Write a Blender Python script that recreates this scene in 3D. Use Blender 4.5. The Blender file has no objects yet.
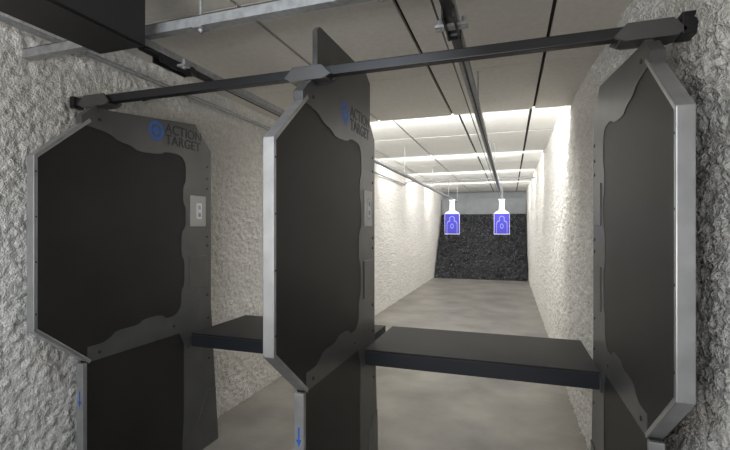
import bpy, bmesh, math
from mathutils import Vector, noise, Matrix
H=1.5
S=bpy.context.scene
COL=S.collection
S.view_settings.view_transform='Standard'

# ---------------------------------------------------------------- materials
def mat(name,col,rough=.6,metal=0,nscale=None,namp=.15,bump=0,bscale=60,spec=.5,det=4,emit=None):
    m=bpy.data.materials.new(name); m.use_nodes=True
    nt=m.node_tree; b=nt.nodes['Principled BSDF']
    b.inputs['Base Color'].default_value=(*col,1)
    b.inputs['Roughness'].default_value=rough
    b.inputs['Metallic'].default_value=metal
    b.inputs['Specular IOR Level'].default_value=spec
    tc=nt.nodes.new('ShaderNodeTexCoord')
    if nscale:
        n=nt.nodes.new('ShaderNodeTexNoise'); n.inputs['Scale'].default_value=nscale; n.inputs['Detail'].default_value=det
        nt.links.new(tc.outputs['Object'],n.inputs['Vector'])
        r=nt.nodes.new('ShaderNodeValToRGB'); r.name='ramp'
        r.color_ramp.elements[0].position=.3; r.color_ramp.elements[1].position=.7
        r.color_ramp.elements[0].color=(*[c*(1-namp) for c in col],1)
        r.color_ramp.elements[1].color=(*[min(1,c*(1+namp)) for c in col],1)
        nt.links.new(n.outputs['Fac'],r.inputs['Fac']); nt.links.new(r.outputs['Color'],b.inputs['Base Color'])
    if bump:
        n2=nt.nodes.new('ShaderNodeTexNoise'); n2.inputs['Scale'].default_value=bscale; n2.inputs['Detail'].default_value=6
        nt.links.new(tc.outputs['Object'],n2.inputs['Vector'])
        bp=nt.nodes.new('ShaderNodeBump'); bp.inputs['Strength'].default_value=bump; bp.inputs['Distance'].default_value=.02
        nt.links.new(n2.outputs['Fac'],bp.inputs['Height']); nt.links.new(bp.outputs['Normal'],b.inputs['Normal'])
    return m
M_foam=mat('sprayed_acoustic_foam',(.85,.83,.79),.95,0,45,.14,.9,110,.1)
M_floor=mat('sealed_concrete',(.235,.222,.20),.36,0,1.9,.34,.08,25,.5,8)
M_ceil=mat('acoustic_ceiling_panel',(.70,.67,.625),.9,0,30,.05,.1,120,.2)
M_ceilfar=mat('white_ceiling_baffle',(.9,.9,.88),.85,0,20,.03,0,60,.2)
M_joint=mat('joint_black',(.012,.012,.012),.9)
M_panel=mat('black_ballistic_rubber',(.0115,.0105,.0100),.48,0,3,.35,.22,260,.35)
M_steel=mat('dark_coated_steel',(.095,.095,.096),.36,.35,6,.15,.05,200,.5)
M_trim=mat('brushed_aluminium',(.43,.435,.445),.36,.75,12,.12,0,60)
M_black=mat('black_powder_coat',(.012,.012,.014),.4,0,None,0,.05,200)
M_galv=mat('galvanised_steel',(.34,.35,.36),.42,.35,40,.2)
M_shelf=mat('shelf_laminate',(.022,.0205,.0215),.6,0,4,.2,.12,300,.35)
M_shelfedge=mat('shelf_edge',(.014,.016,.023),.45)
M_ctrl=mat('control_plate_metal',(.34,.34,.33),.4,.5)
M_white=mat('white_card',(.80,.81,.86),.7)
M_blue=mat('target_blue_ink',(.035,.028,.40),.6)
M_dblue=mat('target_outline_ink',(.22,.25,.65),.6)
M_lblue=mat('logo_blue',(.03,.13,.50),.5)
M_logo=mat('logo_grey',(.010,.014,.028),.5)
M_rubber=mat('chopped_rubber',(.03,.03,.032),.75,0,34,.9,1,14,.4,8)
cr=M_rubber.node_tree.nodes['ramp'].color_ramp
cr.elements[0].position=.57; cr.elements[0].color=(.014,.014,.016,1); cr.elements[1].position=.68; cr.elements[1].color=(.17,.18,.21,1)
M_grey=mat('backstop_curtain',(.20,.21,.22),.8,0,4,.1)

# ---------------------------------------------------------------- helpers
def obj(name,bm,m,parent=None,bevel=0,smooth=False):
    bmesh.ops.recalc_face_normals(bm,faces=bm.faces[:])
    me=bpy.data.meshes.new(name); bm.to_mesh(me); bm.free()
    ms=m if isinstance(m,list) else [m]
    for x in ms: me.materials.append(x)
    o=bpy.data.objects.new(name,me); COL.objects.link(o)
    if smooth:
        for p in me.polygons: p.use_smooth=True
    if bevel:
        b=o.modifiers.new('bevel','BEVEL'); b.width=bevel; b.segments=2; b.limit_method='ANGLE'
    if parent: o.parent=parent
    return o
def addbox(bm,x0,x1,y0,y1,z0,z1,mi=0):
    vs=[bm.verts.new((x,y,z)) for x in (x0,x1) for y in (y0,y1) for z in (z0,z1)]
    for f in ((0,1,3,2),(4,6,7,5),(0,4,5,1),(2,3,7,6),(0,2,6,4),(1,5,7,3)):
        fc=bm.faces.new([vs[i] for i in f]); fc.material_index=mi
def box(name,x0,x1,y0,y1,z0,z1,m,parent=None,bevel=0):
    bm=bmesh.new(); addbox(bm,x0,x1,y0,y1,z0,z1); return obj(name,bm,m,parent,bevel)
def addprism(bm,pts,x0,x1,mi=0):
    a=[bm.verts.new((x0,p[0],p[1])) for p in pts]; b=[bm.verts.new((x1,p[0],p[1])) for p in pts]
    n=len(pts)
    f=bm.faces.new(a); f.material_index=mi
    f=bm.faces.new(b[::-1]); f.material_index=mi
    for i in range(n):
        f=bm.faces.new((a[i],b[i],b[(i+1)%n],a[(i+1)%n])); f.material_index=mi
def prism(name,pts,x0,x1,m,parent=None,bevel=0):
    bm=bmesh.new(); addprism(bm,pts,x0,x1); return obj(name,bm,m,parent,bevel)
def addcyl(bm,p,q,r,seg=16,mi=0):
    p=Vector(p);q=Vector(q);d=q-p
    M=Matrix.Translation((p+q)/2)@d.to_track_quat('Z','Y').to_matrix().to_4x4()
    res=bmesh.ops.create_cone(bm,cap_ends=True,segments=seg,radius1=r,radius2=r,depth=d.length,matrix=M)
    for v in res['verts']:
        for f in v.link_faces: f.material_index=mi
def empty(name,loc):
    e=bpy.data.objects.new(name,None); COL.objects.link(e); e.location=loc; e.empty_display_size=.1
    return e
def strip(path,w):
    P=[Vector(p) for p in path]; out=[]
    for i,p in enumerate(P):
        ns=[]
        if i>0: d=(P[i]-P[i-1]).normalized(); ns.append(Vector((-d.y,d.x)))
        if i<len(P)-1: d=(P[i+1]-P[i]).normalized(); ns.append(Vector((-d.y,d.x)))
        n=sum(ns,Vector((0,0))).normalized(); k=w/max(.3,n.dot(ns[0]))
        out.append(p+n*k)
    return [tuple(p) for p in P]+[tuple(p) for p in out[::-1]]
def chaikin(pts,n=2):
    for _ in range(n):
        o=[pts[0]]
        for a,b in zip(pts,pts[1:]):
            o.append((a[0]*.8+b[0]*.2,a[1]*.8+b[1]*.2)); o.append((a[0]*.2+b[0]*.8,a[1]*.2+b[1]*.8))
        o.append(pts[-1]); pts=o
    return pts

# ---------------------------------------------------------------- room
XL=-2.19; XR=.50; YB=-3.0; YE=14.7
ZC=H+1.06; ZF=H+1.19; YS=4.1
def xr(y):
    t=max(0,min(1,(3.3-y)/1.6)); return XR+.07*t
def wall(name,side):
    ys=[]; y=YB
    while y<YE:
        ys.append(y); y+= .08 if y<1.0 else (.008 if y<3.0 else (.016 if y<5.5 else .05))
    ys.append(YE)
    zt=ZF+.02; nz=int(zt/.009); zs=[zt*i/nz for i in range(nz+1)]
    bm=bmesh.new(); rows=[]
    for y in ys:
        r=[]
        for z in zs:
            p=Vector((side*7,y,z))
            q=p+.010*noise.noise_vector(p*34)
            v1=noise.voronoi(q*36)[0][0]
            n2=noise.noise(p*80)
            n3=noise.noise(p*2.0)
            n4=noise.noise(p*9)
            n5=noise.noise(p*26)
            d=.015*(.45-v1)+.006*n2+.010*n3+.008*n4+.008*n5
            if side<0: x=XL+d
            else: x=xr(y)-d*1.5
            r.append(bm.verts.new((x,y,z)))
        rows.append(r)
    for i in range(len(rows)-1):
        for j in range(nz):
            bm.faces.new((rows[i][j],rows[i+1][j],rows[i+1][j+1],rows[i][j+1]))
    return obj(name,bm,M_foam,smooth=True)
wall('wall_left',-1); wall('wall_right',1)
box('wall_back',XL-.1,XR+.2,YB-.1,YB,0,ZF,M_foam)
box('wall_far',XL-.1,XR+.2,YE,YE+.1,0,ZF+.1,M_grey)
box('floor',XL-.1,XR+.2,YB-.1,YE+.1,-.1,0,M_floor)
bm=bmesh.new()
xj=[-2.4,-1.94,-1.23,-.51,.20,.8]; g=.010
addbox(bm,XL-.1,XR+.2,YB,YS,ZC+.02,ZC+.10,1)
yj=[YB,-.6,.6,1.75,2.95,YS]
for a,b in zip(xj,xj[1:]):
    for c,d in zip(yj,yj[1:]):
        gy=.006 if d!=YS else 0
        addbox(bm,a+g,b-g,c+gy,d-gy,ZC,ZC+.03,0)
addbox(bm,XL-.1,XR+.2,YS-.02,YE+.1,ZF+.02,ZF+.10,1)
addbox(bm,XL-.1,XR+.2,YS-.02,YS,ZC+.03,ZF+.03,1)
yf=[YS,5.6,7.1,8.2,9.3,10.4,11.5,13,YE]
for a,b in zip(xj,xj[1:]):
    for c,d in zip(yf,yf[1:]):
        addbox(bm,a+.014,b-.014,c+.025,d-.025,ZF,ZF+.03,2)
obj('ceiling',bm,[M_ceil,M_joint,M_ceilfar])
for y in (7.1,9.3,11.5):
    box('lamp_screen_strip',XL+.03,XR-.03,y-.03,y,ZF-.035,ZF-.001,M_ceilfar)  # strips added along the joints to hide the area lamps behind them
# ---- rubber berm
bm=bmesh.new(); nx=80; ny=60; g_=[]
BX0=XL+.04; BX1=XR-.04
for i in range(nx+1):
    r=[]
    for j in range(ny+1):
        t=j/ny; x=BX0+(BX1-BX0)*i/nx; y=12.9+1.5*t; z=1.95*t
        d=.07*noise.noise(Vector((x*9,y*9,z*9)))+.05*noise.noise(Vector((x*22,y*22,z*22)))
        r.append(bm.verts.new((x,y-d if 0<j<ny else y,z+d*.5 if 0<j<ny else z)))
    g_.append(r)
for i in range(nx):
    for j in range(ny): bm.faces.new((g_[i][j],g_[i+1][j],g_[i+1][j+1],g_[i][j+1]))
for i in (0,nx):
    v=bm.verts.new((g_[i][0].co.x,14.4,0)); bm.faces.new(g_[i]+[v])
obj('rubber_berm_backstop',bm,M_rubber)
bm=bmesh.new()
addbox(bm,XL+.02,XR-.02,14.45,14.49,1.90,2.45)
for k in range(5): addbox(bm,XL+.3+k*.5,XL+.32+k*.5,14.435,14.45,1.92,2.45)
obj('backstop_curtain',bm,M_grey)

# ---------------------------------------------------------------- dividers
R=lambda pts:[(a,b+H) for a,b in pts]
outer=[(1.60,.60),(2.34,.685),(2.50,.53),(2.50,-.55),(2.58,-1.5),(2.22,-1.5),(2.24,-1.2),(2.24,-.74),
 (2.20,-.665),(1.575,-.665)]
inner=[(1.575,-.59),(1.66,-.59),(1.70,-.575),(1.74,-.545),(1.88,-.545),(1.92,-.520),(2.05,-.520),(2.09,-.55),(2.16,-.545),(2.215,-.50),
 (2.215,-.40),(2.245,-.36),(2.245,-.21),(2.215,-.17),(2.215,-.03),(2.255,.01),(2.255,.13),(2.23,.165),(2.23,.265),(2.255,.30),(2.255,.41),(2.215,.46),
 (2.09,.465),(2.04,.44),(1.88,.43),(1.83,.455),(1.75,.465),(1.69,.495),(1.60,.505),(1.545,.512)]
frame=R(outer+chaikin(inner,1)+[(1.545,.55)])
upper=R([(1.335,.315),(1.575,.52),(1.64,.585),(2.32,.66),(2.48,.52),(2.48,-.655),(1.575,-.655),(1.335,-.445)])
lower=R([(1.565,-.65),(2.45,-.65),(2.50,-1.49),(1.565,-1.49)])
def divider(cx,fin=False,logo=True):
    e=empty('shooting_stall_divider',(cx,1.32,0))
    def P(o): o.parent=e; o.location=(-cx,-1.32,0); return o
    P(prism('upper_panel',upper,cx-.018,cx+.018,M_panel,bevel=.003))
    P(prism('lower_panel',lower,cx-.017,cx+.017,M_panel,bevel=.003))
    P(prism('steel_frame',frame,cx-.021,cx+.021,M_steel))
    tp=R([(1.585,.545),(1.32,.32),(1.32,-.455),(1.585,-.672)])
    P(prism('edge_trim',strip(tp,.018),cx-.0225,cx+.0225,M_trim,bevel=.003))
    P(box('lower_edge_trim',cx-.022,cx+.022,1.550,1.572,0,H-.665,M_trim,bevel=.003))
    bm=bmesh.new()
    for (y,z) in [(2.46,.42),(2.46,.34),(2.46,.27),(2.46,-.06),(2.46,-.12),(2.46,-.46),(2.47,-.62),(2.48,-.9),(2.52,-1.3),(1.64,.55),(1.64,-.63),(2.15,-.61)]:
        addcyl(bm,(cx-.0245,y,z+H),(cx+.0245,y,z+H),.008,12)
    for z in (.25,.05,-.15,-.38):
        addcyl(bm,(cx-.0235,1.330,z+H),(cx+.0235,1.330,z+H),.004,10)
    P(obj('bolts',bm,M_black))
    for s in (-1,1):
        x0,x1=sorted((cx+s*.020,cx+s*.027))
        P(box('control_plate',x0,x1,2.29,2.44,H+.01,H+.215,M_ctrl if (s>0) else M_steel,bevel=.006))
        P(box('cover_plate',x0,x1,2.29,2.45,H-.40,H-.185,M_steel,bevel=.006))
        P(prism('foot_plate',R([(2.23,-1.5),(2.56,-1.5),(2.545,-1.12),(2.46,-1.12),(2.36,-1.3),(2.23,-1.38)]),x0,x1,M_steel,bevel=.002))
    bm=bmesh.new()
    x=cx+.0265
    addbox(bm,x,x+.004,2.345,2.395,H+.06,H+.165,0)
    addbox(bm,x+.004,x+.006,2.360,2.382,H+.125,H+.15,1)
    addbox(bm,x+.004,x+.006,2.360,2.382,H+.075,H+.10,1)
    P(obj('control_buttons',bm,[M_white,M_galv]))
    bm=bmesh.new()
    for y0,y1 in ((1.620,1.632),(1.688,1.700)):
        vs=[(cx-.105,H+.634),(cx-.065,H+.676),(cx+.065,H+.676),(cx+.105,H+.634),(cx+.07,H+.618),(cx-.07,H+.618)]
        a=[bm.verts.new((p[0],y0,p[1])) for p in vs]; b=[bm.verts.new((p[0],y1,p[1])) for p in vs]
        bm.faces.new(a); bm.faces.new(b[::-1])
        for i in range(6): bm.faces.new((a[i],b[i],b[(i+1)%6],a[(i+1)%6]))
    addbox(bm,cx-.085,cx+.085,1.625,1.695,H+.620,H+.632)
    addbox(bm,cx-.012,cx+.012,1.632,1.70,H+.57,H+.622)
    P(obj('bar_clamp',bm,M_steel))
    if fin:
        P(prism('top_fin',R([(1.70,.59),(1.70,.86),(1.73,.885),(2.36,.90),(2.44,.86),(2.44,.56),(2.0,.55)]),cx-.012,cx+.012,M_steel,bevel=.002))
    bm=bmesh.new()
    yy=1.549
    a=[(-.004,.0),(.004,0),(.004,-.05),(.012,-.05),(0,-.08),(-.012,-.05),(-.004,-.05)]
    bm.faces.new([bm.verts.new((cx+p[0],yy,H-.80+p[1])) for p in a])
    P(obj('arrow_sticker',bm,M_lblue))
    if logo:
        x=cx+.0213
        bm=bmesh.new()
        def ring(r0,r1,cy,cz,mi):
            n=32
            A=[bm.verts.new((x,cy+r0*math.cos(t*2*math.pi/n),cz+r0*math.sin(t*2*math.pi/n))) for t in range(n)]
            B=[bm.verts.new((x,cy+r1*math.cos(t*2*math.pi/n),cz+r1*math.sin(t*2*math.pi/n))) for t in range(n)]
            for i in range(n): bm.faces.new((A[i],A[(i+1)%n],B[(i+1)%n],B[i]))
        cy,cz=2.01,H+.575
        ring(.038,.058,cy,cz,0); ring(.004,.024,cy,cz,0)
        for dy,dz in ((1,0),(-1,0),(0,1),(0,-1)):
            p=[(cy+dy*.022-dz*.004,cz+dz*.022-dy*.004),(cy+dy*.062-dz*.004,cz+dz*.062-dy*.004),(cy+dy*.062+dz*.004,cz+dz*.062+dy*.004),(cy+dy*.022+dz*.004,cz+dz*.022+dy*.004)]
            bm.faces.new([bm.verts.new((x+.0005,*q)) for q in p])
        P(obj('logo_emblem',bm,M_lblue))
        for txt,zz in (('ACTION',.580),('TARGET',.512)):
            cu=bpy.data.curves.new('logo_text','FONT'); cu.body=txt; cu.size=.084; cu.extrude=.0006; cu.offset=.0008
            to=bpy.data.objects.new('tmp',cu); COL.objects.link(to)
            bpy.context.view_layer.update()
            me=bpy.data.meshes.new_from_object(to.evaluated_get(bpy.context.evaluated_depsgraph_get()))
            bpy.data.objects.remove(to)
            me.transform(Matrix(((0,0,1,x+.0005),(1,0,0,2.08),(0,1,0,H+zz),(0,0,0,1))))
            me.materials.clear(); me.materials.append(M_logo)
            o=bpy.data.objects.new('logo_text',me); COL.objects.link(o); P(o)
    return e
divider(-1.998); divider(-.803,fin=True); divider(.432,logo=False)

# ---------------------------------------------------------------- shelves
def shelf(x0,x1):
    e=empty('shooting_bench_shelf',((x0+x1)/2,2.6,0)); loc=(-(x0+x1)/2,-2.6,0)
    zt=H-.685; F=2.30; B=zt-.088
    o=box('shelf_top',x0,x1,F,2.91,zt-.012,zt,M_shelf,e,.004); o.location=loc
    bm=bmesh.new()
    addbox(bm,x0,x1,F+.002,F+.022,B,zt-.0125)
    addbox(bm,x0,x1,2.888,2.908,B,zt-.0125)
    addbox(bm,x0,x0+.02,F+.0225,2.8875,B,zt-.0125); addbox(bm,x1-.02,x1,F+.0225,2.8875,B,zt-.0125)
    addbox(bm,x0+.02,x1-.02,F+.0225,2.8875,B,B+.012)
    o=obj('shelf_frame',bm,M_shelfedge,e,.002); o.location=loc
    bm=bmesh.new()
    for xa,xb in ((x0,x0+.006),(x1-.006,x1)):
        addprism(bm,[(F-.03,zt-.02),(F,zt-.01),(F,B-.001),(2.60,B-.001),(2.52,zt-.16),(2.40,zt-.12),(F-.03,zt-.09)],xa,xb)
    o=obj('shelf_bracket',bm,M_steel,e); o.location=loc
shelf(-1.975,-.8265); shelf(-.780,.409)

# ---------------------------------------------------------------- bars, struts and rails
bm=bmesh.new(); addbox(bm,XL+.0,xr(1.66)-.0,1.640,1.680,H+.635,H+.675)
obj('overhead_crossbar',bm,M_black,bevel=.004)
bm=bmesh.new()
addbox(bm,XL+.015,XL+.045,1.63,1.69,H+.625,H+.685); addbox(bm,xr(1.66)-.05,xr(1.66)-.005,1.62,1.70,H+.620,H+.690)
obj('crossbar_wall_bracket',bm,M_black,bevel=.004)
def strut(name,y,z):
    e=empty(name,(0,y,0))
    bm=bmesh.new()
    x0,x1=XL,xr(y)
    addbox(bm,x0,x1,y-.021,y-.018,z,z+.042); addbox(bm,x0,x1,y+.018,y+.021,z,z+.042)
    addbox(bm,x0,x1,y-.018,y+.018,z,z+.003)
    addbox(bm,x0,x1,y-.021,y-.010,z+.039,z+.042); addbox(bm,x0,x1,y+.010,y+.021,z+.039,z+.042)
    o=obj('channel',bm,M_galv,e); o.location=(0,-y,0)
    bm=bmesh.new()
    for x in (-1.72,-1.18,-.42,.10):
        addcyl(bm,(x,y,z-.02),(x,y,ZC-.001),.006,10)
        addbox(bm,x-.022,x+.022,y-.024,y+.024,z-.006,z)
        addcyl(bm,(x,y,z-.016),(x,y,z-.006),.012,6)
        addbox(bm,x-.03,x+.03,y-.03,y+.03,ZC-.006,ZC-.001)
    o=obj('threaded_rods',bm,M_galv,e); o.location=(0,-y,0)
strut('strut_channel',1.43,H+.805)
def rail(x):
    e=empty('target_carrier_rail',(x,1.2,0)); loc=(-x,-1.2,0)
    z=H+.80
    bm=bmesh.new(); w=.023
    addbox(bm,x-w,x+w,1.38,13.0,z-.004,z)
    addbox(bm,x-w,x-w+.004,1.38,13.0,z-.030,z-.004); addbox(bm,x+w-.004,x+w,1.38,13.0,z-.030,z-.004)
    addbox(bm,x-w+.004,x-.005,1.38,13.0,z-.030,z-.026); addbox(bm,x+.005,x+w-.004,1.38,13.0,z-.030,z-.026)
    o=obj('track',bm,M_galv,e); o.location=loc
    bm=bmesh.new()
    addcyl(bm,(x-.05,1.35,z-.02),(x-.05,13.0,z-.02),.004,8)
    addbox(bm,x-.004,x+.004,1.4,13.0,z-.025,z-.018)
    o=obj('drive_cables',bm,M_black,e); o.location=loc
    bm=bmesh.new()
    for y in (3.0,6.2,8.6,11.0,12.9):
        addcyl(bm,(x,y,z-.003),(x,y,(ZC if y<YS else ZF)-.001),.005,8)
    addbox(bm,x-.06,x+.06,1.60,1.64,z-.056,z-.046)
    for sx in (-.045,.045): addcyl(bm,(x+sx,1.62,z-.062),(x+sx,1.62,z-.02),.010,6)
    o=obj('hangers',bm,M_galv,e); o.location=loc
    bm=bmesh.new()
    addbox(bm,x-.018,x+.018,1.42,1.86,z-.045,z-.034)
    addbox(bm,x-.022,x-.016,1.50,1.70,z-.070,z-.03); addbox(bm,x+.016,x+.022,1.50,1.70,z-.070,z-.03)
    addcyl(bm,(x-.026,1.70,z-.045),(x+.026,1.70,z-.045),.022,20)
    o=obj('end_stop_pulley',bm,M_black,e); o.location=loc
rail(-1.475); rail(-.205)
def motor(x0,x1,y1,zb):
    e=empty('target_retriever_housing',((x0+x1)/2,y1,0)); loc=(-(x0+x1)/2,-y1,0)
    o=box('housing',x0,x1,.25,y1,zb,zb+.22,M_black,e,.004); o.location=loc
    o=box('bottom_cover',x0+.01,x1-.01,.26,y1-.01,zb-.006,zb,M_shelf,e,.002); o.location=loc
    bm=bmesh.new()
    for x in (x0+.04,x1-.04):
        for y in (.4,y1-.15): addcyl(bm,(x,y,zb+.2),(x,y,ZC-.001),.007,8)
    o=obj('hanger_rods',bm,M_galv,e); o.location=loc
motor(-1.56,-1.33,1.30,H+.70); motor(-.31,-.09,1.12,H+.70)

def pipe(name,pts,r,m):
    cu=bpy.data.curves.new(name,'CURVE'); cu.dimensions='3D'; cu.bevel_depth=r; cu.use_fill_caps=True
    s=cu.splines.new('POLY'); s.points.add(len(pts)-1)
    for i,p in enumerate(pts): s.points[i].co=(*p,1)
    cu.materials.append(m); o=bpy.data.objects.new(name,cu); COL.objects.link(o); return o
pipe('electrical_conduit',[(XL+.05,1.0,H+.93),(XL+.05,4.2,H+.93),(XL+.05,9,H+.93),(XL+.10,9.1,H+1.0),(XR-.03,9.15,H+1.0)],.014,M_galv)
pipe('electrical_conduit',[(XL+.02,2.1,H+.80),(-1.6,2.1,H+.86),(-1.6,4.0,H+.86)],.010,M_black)

# ---------------------------------------------------------------- targets
def target(x,y):
    e=empty('paper_target',(x,y,0)); loc=(-x,-y,0)
    zt=H+.38
    bm=bmesh.new()
    def poly(pts,yy,mi):
        f=bm.faces.new([bm.verts.new((x+p[0],yy,zt+p[1])) for p in pts]); f.material_index=mi
    addbox(bm,x-.20,x+.20,y,y+.004,zt-.55,zt,0)
    poly([(-.19,-.53),(.19,-.53),(.19,-.0),(-.19,-.0)],y-.012,1)
    poly([(-.14,-.53),(.14,-.53),(.14,-.26),(.12,-.20),(.07,-.18),(.07,-.10),(.03,-.06),(-.03,-.06),(-.07,-.10),(-.07,-.18),(-.12,-.20),(-.14,-.26)],y-.014,2)
    poly([(-.125,-.53),(.125,-.53),(.125,-.27),(.105,-.225),(.05,-.20),(.05,-.11),(.02,-.08),(-.02,-.08),(-.05,-.11),(-.05,-.20),(-.105,-.225),(-.125,-.27)],y-.016,1)
    for rr,mi in ((.045,2),(.03,1)):
        poly([(rr*math.cos(t*math.pi/12),-.33+rr*1.5*math.sin(t*math.pi/12)) for t in range(24)],y-.018-(.05-rr)*.1,mi)
    o=obj('target_card',bm,[M_white,M_blue,M_dblue],e); o.location=loc
    bm=bmesh.new()
    pp=[(-.19,0),(.19,0),(.17,.04),(.09,.08),(.07,.12),(.06,.34),(.09,.38),(-.09,.38),(-.06,.34),(-.07,.12),(-.09,.08),(-.17,.04)]
    a=[bm.verts.new((x+p[0],y-.01,zt+p[1])) for p in pp]; b=[bm.verts.new((x+p[0],y+.02,zt+p[1])) for p in pp]
    bm.faces.new(a); bm.faces.new(b[::-1])
    for i in range(12): bm.faces.new((a[i],b[i],b[(i+1)%12],a[(i+1)%12]))
    o=obj('target_hanger',bm,M_white,e); o.location=loc
target(-1.475,11.7); target(-.205,11.9)

# ---------------------------------------------------------------- lights
def area(name,loc,rot,sx,sy,pw,col):
    l=bpy.data.lights.new(name,'AREA'); l.shape='RECTANGLE'; l.size=sx; l.size_y=sy; l.energy=pw; l.color=col
    o=bpy.data.objects.new(name,l); COL.objects.link(o); o.location=loc; o.rotation_euler=[math.radians(a) for a in rot]; return o
W=(1,.985,.955)
area('range_lamp_and_fill',(-.85,YS+.03,ZF-.06),(95,0,0),2.0,.09,92,W)
area('range_lamp_and_fill',(-.85,7.12,ZF-.02),(93,0,0),2.0,.03,54,W)  # added fill lamp, like the next two; brightens far ceiling and walls
area('range_lamp_and_fill',(-.85,9.32,ZF-.02),(90,0,0),2.0,.03,50,W)
area('range_lamp_and_fill',(-.85,11.52,ZF-.02),(80,0,0),2.0,.03,50,W)
e=empty('ceiling_light_fixture',(-.8,-.9,0))
o=box('fixture_body',-1.5,-.1,-1.2,-.6,ZC-.06,ZC-.001,M_galv,e); o.location=(.8,.9,0)
C=(.76,.87,1)
area('booth_lamp_and_fill',(-.8,-.9,ZC-.065),(25,0,0),1.3,.5,42,C)
area('booth_lamp_and_fill',(-.8,.35,ZC-.01),(20,0,0),.5,.5,16,C)
area('booth_lamp_and_fill',(-.8,-1.2,1.2),(155,0,0),1.6,.6,52,(1,.98,.95))  # added uplight with no fixture, lifts the near ceiling

w=bpy.data.worlds.new('w'); S.world=w; w.use_nodes=True
w.node_tree.nodes['Background'].inputs[0].default_value=(.6,.7,.8,1); w.node_tree.nodes['Background'].inputs[1].default_value=.1

# ---------------------------------------------------------------- camera
c=bpy.data.cameras.new('camera'); co=bpy.data.objects.new('camera',c); COL.objects.link(co)
c.sensor_width=36; c.lens=430/730*36; c.shift_y=3/730; c.clip_start=.02
co.location=(0,0,H); co.rotation_euler=(math.radians(90),0,math.atan(145/430))
S.camera=co
